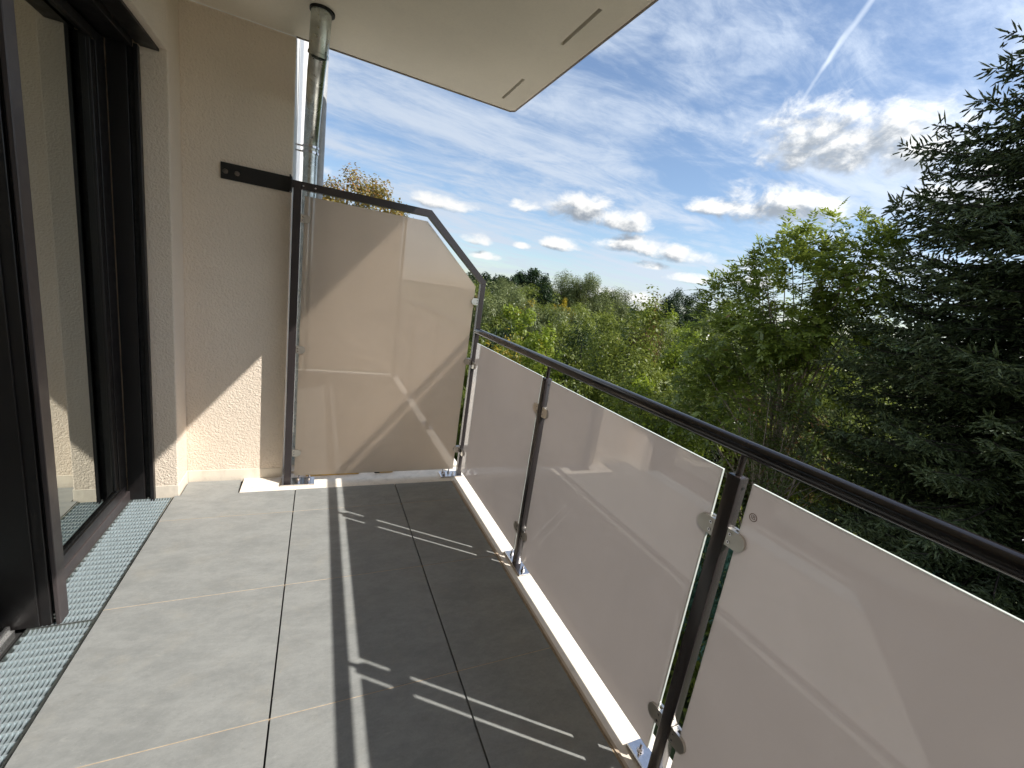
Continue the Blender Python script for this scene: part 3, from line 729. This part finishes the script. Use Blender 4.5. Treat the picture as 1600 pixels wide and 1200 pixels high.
tree('yellow_bush', 'yellow autumn bush just right of the columnar tree', 'bush', 18.6, 31.2, 1.7, -3, 1.1, 1.0, 'yellow', 60, 4500, .15, 20, 'yellowing bushes')
tree('maple_tree', 'slender bright lime-green young tree just above the handrail, right of the screen', 'tree', 7.4, 13.1, .55, -4, .62, .62, 'lime', 90, 4200, .12, 21, asp=.7, spread=.17)
tree('golden_bush', 'loose bush with golden leaves beside the screen corner above the handrail', 'bush', 5.9, 13.6, -.35, -4.5, .95, .8, 'yellow', 90, 4200, .11, 22, 'yellowing bushes', asp=.7, spread=.2)
tree('lime_bush', 'bright green leafy bush seen under the handrail next to the first post', 'bush', 6.3, 10.2, -1.5, -5.3, 1.3, 1.0, 'lime', 110, 6500, .10, 23, asp=.65, spread=.18)
tree('weeping_tree', 'dark green tree with hanging branches in the middle of the thicket', 'tree', 10.1, 14.9, .7, -5, 1.5, 1.3, 'dark', 140, 13000, .13, 24, asp=.3, droop=1.2)
tree('broadleaf_tree', 'bushy mid-green tree left of the compound-leaved tree, above the handrail', 'tree', 9.9, 11.7, 1.45, -5, 1.35, 1.2, 'green', 150, 14000, .12, 25, asp=.5)
tree('rusty_tree', 'thin tree top with rusty reddish leaves against the horizon', 'tree', 12.6, 14.0, 1.65, -4.5, .8, .75, 'rust', 160, 11000, .10, 26, asp=.5, spread=.14)
tree('lime_bush', 'yellow-green leafy bush between the bushy tree and the compound-leaved tree', 'bush', 14.4, 13.9, .75, -5, 1.1, 1.1, 'lime', 110, 7500, .12, 27)
tree('leafy_bush', 'low bright leafy bush below the handrail in the middle', 'bush', 8.0, 7.1, -.9, -5.3, 1.5, 1.1, 'lime', 120, 9000, .085, 28, asp=.6, spread=.18)
tree('leafy_bush', 'lush green bush in the shade of the compound-leaved tree', 'bush', 8.3, 8.8, -.3, -5.3, 1.5, 1.2, 'green', 140, 13000, .09, 29, asp=.6)
tree('thuja_tree', 'thin brownish feathery tree with bare twigs in front of the spruce', 'tree', 8.0, 4.5, .5, -4.6, 1.15, 1.0, 'thuja', 170, 14000, .07, 30, asp=.35, spread=.11, tr=.05, limbs=60, bark=BARK, inner=.2)
tree('autumn_tree', 'brown autumn tree top behind the sloping top bar of the screen', 'tree', .72, 16.0, 5.0, -1, 2.0, 1.7, 'autumn', 200, 36000, .095, 31, asp=.6, spread=.10, limbs=40)

# --- anonymous bushes of the thicket: six crowns, copied
def bush_proto(seed, kind, asp):
    (V, F, T), C = crown_arrays(seed, (0, 0, .1), (1, 1, .95), 85, 12000, .080, asp, .125, .1, .6)
    me = bpy.data.meshes.new('thicket_crown'); o = npmesh('thicket_bush', V, F, LEAF[kind], None, T); return o
protos = [bush_proto(40, 'green', .5), bush_proto(41, 'green', .35), bush_proto(42, 'willow', .3), bush_proto(43, 'dark', .5), bush_proto(44, 'lime', .6), bush_proto(45, 'rust', .5)]
KL = ['mid-green bushy shrub in the thicket beyond the handrail', 'fine-leaved green shrub in the thicket beyond the handrail', 'grey-green willow shrub in the thicket beyond the handrail',
      'dark green shrub in the thicket beyond the handrail', 'yellow-green shrub in the thicket beyond the handrail', 'rusty-leaved shrub in the thicket beyond the handrail']
KG = ['bushy green shrubs', 'fine-leaved green shrubs', 'willow shrubs', 'dark shrubs', 'yellow-green shrubs', 'rusty shrubs']
spots = []
rgs = random.Random(5)
for D, n, a0, a1, zt, rr in ((58, 10, 12, 62, 1.6, 4.4), (47, 12, 10, 64, 1.4, 3.6), (37, 13, 8, 66, 1.0, 2.9), (29, 13, 8, 68, .7, 2.4), (22.5, 12, 10, 70, .25, 1.95), (17.5, 10, 14, 66, -.35, 1.55), (13.8, 6, 16, 50, -1.1, 1.3)):
    for k in range(n):
        a = R(a0+(a1-a0)*(k+rgs.uniform(.1, .9))/n); d = D*rgs.uniform(.92, 1.08)
        f = 1.0
        zt_ = zt+rgs.uniform(-.75, .55)*rr*.6
        azd = math.degrees(a)
        if 36 < azd < 50 and D > 25: zt_ = min(zt_, 1.0)
        if azd < 32 and D > 25: zt_ += .9
        spots.append((d*math.sin(a), d*math.cos(a), zt_, rr*rgs.uniform(.85, 1.2), rgs.choices(range(6), (30, 25, 22, 12, 8, 3))[0]))
first = {}
for (x, y, zt, r_, k) in spots:
    if k in first: o = protos[k].copy(); COL.objects.link(o)
    else: o = protos[k]; first[k] = 1
    hz = (zt-GZ)/2.1
    o.location = (x, y, GZ+hz); o.scale = (r_, r_, hz); o.rotation_euler = (0, 0, rgs.uniform(0, 6.28))
    tagp(o, KL[k], 'shrub', KG[k])
for k in range(6):
    if k not in first: bpy.data.objects.remove(protos[k])

# --- far wood along the horizon, one mass
rg = np.random.default_rng(3)
nf_ = 60000
azs = rg.uniform(R(-25), R(100), nf_); Ds = rg.uniform(120, 210, nf_)
hh = 2.2+1.6*np.sin(azs*23)+1.1*np.sin(azs*51+1)+.7*np.sin(azs*113)
P = np.stack([np.sin(azs)*Ds, np.cos(azs)*Ds, GZ+(hh+5.0)*rg.random(nf_)**.6*(Ds/160)], 1)
V, F, T = leafcards(rg, P, np.zeros((nf_, 3)), 1.5, .7, np.clip(.35+.3*np.sin(azs*37)+rg.normal(0, .1, nf_), 0, 1))
o = npmesh('far_wood', V, F, LEAF['dark'], None, T); o['kind'] = 'stuff'
# undergrowth between the shrubs
nf_ = 60000
azs = rg.uniform(R(2), R(84), nf_); Ds = 7+38*rg.random(nf_)**1.3
P = np.stack([np.sin(azs)*Ds, np.cos(azs)*Ds, GZ+(.9+.6*np.sin(azs*31+Ds))*rg.random(nf_)], 1)
keep = ~((P[:, 0] > 15) & (P[:, 0] < 23.5) & (P[:, 1] > 24.8) & (P[:, 1] < 33.5)) & ~((P[:, 0] > 22.5) & (P[:, 1] < 10))
P = P[keep]
V, F, T = leafcards(rg, P, np.zeros((len(P), 3)), .2, .5, rg.random(len(P)))
o = npmesh('undergrowth', V, F, LEAF['green'], None, T); o['kind'] = 'stuff'

# --- the compound-leaved tree
def pinnate(rg, P, D, L0, nl, ll, asp, tint):
    """arching leaf stalks with paired drooping leaflets"""
    n = len(P)
    h = unit(D*np.array([1, 1, .6])+np.array([0, 0, .30])+rg.normal(0, .42, (n, 3)))
    Ls = L0*(.7+.6*rg.random(n))
    Vs, Ts = [], []
    for k in range(nl):
        for sgn in ((-1, 1) if k < nl-1 else (0,)):
            t = (k+1)/nl
            p = P+h*(Ls*t)[:, None]+np.array([0, 0, 1.])*(-(t**2)*Ls*.28)[:, None]
            tan = unit(h+np.array([0, 0, -.5*t]))
            side = unit(np.cross(tan, np.array([0, 0, 1.])))
            a = unit(tan*(.75 if sgn else 1)+side*sgn*.8+np.array([0, 0, -.16])+rg.normal(0, .12, (n, 3)))
            w = unit(np.cross(a, np.cross(side, tan)+rg.normal(0, .25, (n, 3))))
            nr = np.cross(a, w); ln = (ll*(.75+.5*rg.random(n))*(1-.25*abs(t-.5)))[:, None]; wd = ln*asp*.5
            V = np.empty((n, 4, 3)); V[:, 0] = p; V[:, 2] = p+a*ln; V[:, 1] = p+a*ln*.4+w*wd+nr*wd*.3; V[:, 3] = p+a*ln*.4-w*wd+nr*wd*.3
            Vs.append(V.reshape(-1, 3)); Ts.append(np.repeat(np.clip(tint+rg.normal(0, .08, n), 0, 1), 4))
    V = np.concatenate(Vs); T = np.concatenate(Ts); F = np.arange(len(V)).reshape(-1, 4)
    return V, F, T
ash = empty('ash_tree', (9.1, 5.45, GZ), 'big tree with drooping compound leaves and pale trunk, left of the spruce', 'tree')
rg = np.random.default_rng(77)
parts = [((9.15, 5.9, 1.9), (1.25, 1.15, 1.45), 190), ((8.95, 7.15, 1.05), (.95, .85, 1.25), 110), ((9.35, 4.95, 2.55), (.8, .8, .95), 80), ((9.2, 6.4, -.2), (1.5, 1.2, 1.3), 130), ((9.2, 5.2, 1.1), (1.2, .9, 1.0), 80), ((9.3, 7.6, -.6), (1.1, 1.0, 1.2), 90)]
Vs, Fs, Ts, Cs, off = [], [], [], [], 0
for k, (c, r, n) in enumerate(parts):
    C, D = clumps(rg, n, c, r, 80+k, .45); Cs.append(C)
    rep = 7; P = np.repeat(C, rep, 0)+rg.normal(0, .11, (n*rep, 3)); DD = np.repeat(D, rep, 0)
    tn = np.repeat(np.clip(rg.normal(.5, .25, n), 0, 1), rep)
    V, F, T = pinnate(rg, P, DD, .30, 5, .125, .38, tn)
    Vs.append(V); Fs.append(F+off); Ts.append(T); off += len(V)
# leading shoots sticking out of the top
npmesh('crown', np.concatenate(Vs), np.concatenate(Fs), LEAF['ash'], ash, np.concatenate(Ts))
tops = np.array([(8.75, 6.15, 3.35), (9.3, 6.2, 3.45), (9.1, 5.6, 3.55), (9.3, 5.2, 3.6), (9.45, 4.8, 3.25), (8.7, 7.3, 2.45), (9.0, 6.9, 2.6), (9.2, 4.45, 2.3), (9.1, 4.5, 1.5), (8.5, 7.7, 1.9), (8.6, 6.5, 2.9), (8.3, 5.9, 2.2), (8.2, 6.8, 1.3), (8.4, 5.2, 1.6), (8.9, 4.9, 2.9), (8.3, 7.6, .8), (9.6, 4.6, 2.9)])
P = np.repeat(tops, 16, 0)+rg.normal(0, 1, (len(tops)*16, 3))*np.array([.06, .06, .16])
ang = rg.uniform(0, 6.28, len(P)); DD = np.stack([np.cos(ang), np.sin(ang), np.full(len(P), .9)], 1)
V, F, T = pinnate(rg, P, DD, .30, 6, .13, .28, np.full(len(P), .8))
npmesh('leading_shoots', V, F, LEAF['ash'], ash, T)
Ca = np.concatenate(Cs); sel = Ca[rg.choice(len(Ca), 70, replace=False)]
trunk_mesh('trunk', 9.05, 5.35, GZ, 2.6, .085, [tuple(p) for p in sel]+[tuple(t) for t in tops], BARK, ash, 9, (.1, .2))

# --- the spruce
def spruce(label, x, y, z0, z1, prof_, seed, nwh, bright):
    t = empty('spruce_tree', (x, y, GZ), label, 'tree')
    rg = np.random.default_rng(seed)
    trunk_mesh('trunk', x, y, GZ, z1, .17, [], BARKD, t, 3)
    # needle twigs: slender four-sided spindles with a frayed outline
    A, B, Wd, Tn = [], [], [], []
    bm_ = MB()
    zs = np.linspace(z0, z1-.15, nwh)+rg.uniform(-.07, .07, nwh)
    for i, z in enumerate(zs):
        nb = 11 if z < z1-2 else 9
        for k in range(nb):
            a = 6.283*(k+rg.random()*.8)/nb+i*.9; zj = z+rg.normal(0, .16); dr = rg.uniform(.6, 1.5)
            r_ = np.interp(z, *prof_)*(.82+.28*rg.random())
            if r_ < .12: continue
            dirv = np.array([math.cos(a), math.sin(a), 0.])
            ns = max(5, int(r_/.16)); pts = []
            for q in range(ns+1):
                s_ = q/ns; up_ = (-.34*r_*s_*dr+.28*r_*s_**2.6) if z < z1-2.2 else .26*r_*s_*dr
                pts.append(np.array([x, y, zj])+dirv*r_*s_+np.array([0, 0, up_]))
            bm_.tube([tuple(p) for p in pts[::max(1, ns//4)]], [max(.004, .022*(1-.8*m_/max(1, len(pts[::max(1, ns//4)])-1))) for m_ in range(len(pts[::max(1, ns//4)]))], 5, caps=False)
            side = np.array([-dirv[1], dirv[0], 0.]); tb_ = np.clip(rg.normal(.45, .2), 0, 1)
            for q in range(1, ns+1):
                s_ = q/ns
                if s_ < .22: continue
                for sg in (-1, 1, -1, 1):
                    bl_ = (.10+.42*(1-s_)*min(r_, 1.6)*.6)*(.7+.6*rg.random())
                    d_ = unit(dirv*.75+side*sg*(.6+.4*rg.random())+np.array([0, 0, rg.normal(-.38, .34)]))
                    p0 = pts[q-1]+(pts[q]-pts[q-1])*rg.random()
                    nsub = max(1, int(bl_/.075))
                    for m_ in range(nsub+1):
                        pp = p0+d_*bl_*m_/max(1, nsub)+np.array([0, 0, -.12*bl_*(m_/max(1, nsub))])
                        for w_ in range(2 if m_ < nsub else 1):
                            dd = unit(d_+np.cross(d_, [0, 0, 1.])*rg.choice([-1, 1])*rg.uniform(.3, .9)*(w_ > -1)+np.array([0, 0, rg.normal(-.05, .35)])+rg.normal(0, .12, 3))
                            ln = .085+.07*rg.random(); A.append(pp); B.append(dd*ln); Wd.append(.0100+.006*rg.random()); Tn.append(tb_+.1*(m_ == nsub)+rg.normal(0, .1))
                # upright end shoots
            for m_ in range(3):
                dd = unit(dirv*.7+np.array([0, 0, .55+.5*rg.random()])+rg.normal(0, .3, 3)); A.append(pts[-1]-dirv*.05*m_); B.append(dd*(.13+.11*rg.random())); Wd.append(.012); Tn.append(tb_+.25)
    A = np.array(A); B = np.array(B); Wd = np.array(Wd)[:, None]; Tn = np.clip(np.array(Tn), 0, 1)
    n = len(A); print('twigs', n); ax = unit(B); s1 = unit(np.cross(ax, rg.normal(size=(n, 3)))); s2 = np.cross(ax, s1)
    ring = []
    V = np.empty((n, 8, 3)); V[:, 0] = A; V[:, 1] = A+B*1.05
    V[:, 2] = A+B*.3+s1*Wd; V[:, 3] = A+B*.3+(-.5*s1+.87*s2)*Wd; V[:, 4] = A+B*.3+(-.5*s1-.87*s2)*Wd
    V[:, 5] = A+B*.72+s2*Wd*.9; V[:, 6] = A+B*.62-s2*Wd*1.5; V[:, 7] = A+B*.85+s1*Wd*1.5
    f = np.array([(0, 2, 3), (0, 3, 4), (0, 4, 2), (1, 3, 2), (1, 4, 3), (1, 2, 4), (2, 5, 7), (4, 6, 1)])
    F = (np.arange(n)[:, None, None]*8+f[None]).reshape(-1, 3)
    npmesh('crown', V.reshape(-1, 3), F, LEAF['spruce'], t, np.repeat(Tn, 8))
    o_ = bm_.build('branch', BARKD, t, fixn=False); o_['kind'] = 'stuff'
    return t, n
sx, sy_ = 10*math.sin(R(78)), 10*math.cos(R(78))
spr, nsp = spruce('huge dark spruce filling the right edge of the picture', sx, sy_, -4.6, 8.9, ([-5, 0, 1.5, 3.5, 5, 6.3, 7.6, 8.9], [2.75, 2.75, 2.75, 2.75, 2.5, 1.75, .85, .12]), 5, 80, .5)
print('spruce twigs', nsp)

# --- juniper below the handrail, bottom right
jn = empty('juniper_bush', (6.4, 2.2, GZ), 'spreading blue-green juniper below the handrail at the lower right', 'bush')
Vs, Fs, Ts, off = [], [], [], 0
for k, (c, r, ncl, nl_) in enumerate((((6.6, 2.3, -2.6), (1.5, 1.8, 1.1), 160, 20000), ((7.2, 4.2, -3.1), (1.3, 1.3, .9), 110, 10000), ((6.2, .2, -2.9), (1.6, 1.6, 1.1), 120, 11000))):
    (V, F, T), C = crown_arrays(60+k, c, r, ncl, nl_, .10, .22, .10, 0., .5)
    Vs.append(V); Fs.append(F+off); Ts.append(T); off += len(V)
npmesh('foliage', np.concatenate(Vs), np.concatenate(Fs), LEAF['juniper'], jn, np.concatenate(Ts))
mb = MB()
rj = random.Random(4)
for k in range(14):
    a = rj.uniform(0, 6.28); mb.tube([(6.4, 2.2, GZ), (6.4+.5*math.cos(a), 2.2+.6*math.sin(a), -4.2), (6.4+1.3*math.cos(a), 2.2+1.7*math.sin(a), -3.0)], [.06, .04, .012], 6)
mb.build('stem', BARKD, jn)

# --- white garage wall and bench glimpsed through the spruce
gw = empty('garage', (33, 4.5, GZ), 'pale low building glimpsed under the spruce at the right edge', 'building')
MB().box(33, 41, 2.0, 9.2, GZ, GZ+2.6).build('wall', WHITE, gw)
MB().prism([(32.6, GZ+2.61), (41.4, GZ+2.61), (41.4, GZ+2.8), (32.6, GZ+2.8)], 1, 1.6, 9.6).build('roof', mat_simple('roof_grey', (.10, .10, .11), .8), gw)
bn = empty('bench', (24.6, 7.6, GZ), 'slatted wooden bench glimpsed under the spruce above the handrail', 'bench')
def slat(x, z): MB().box(x, x+.07, 6.7, 8.5, z, z+.03).build('slat', WOOD, bn)
for k in range(4): slat(24.4+k*.1, GZ+.5)
for k in range(3): slat(24.85+.03*k, GZ+.65+k*.13)
for y_ in (6.9, 8.2): MB().box(24.4, 24.8, y_, y_+.06, GZ+.05, GZ+.49).build('leg', WOOD, bn)
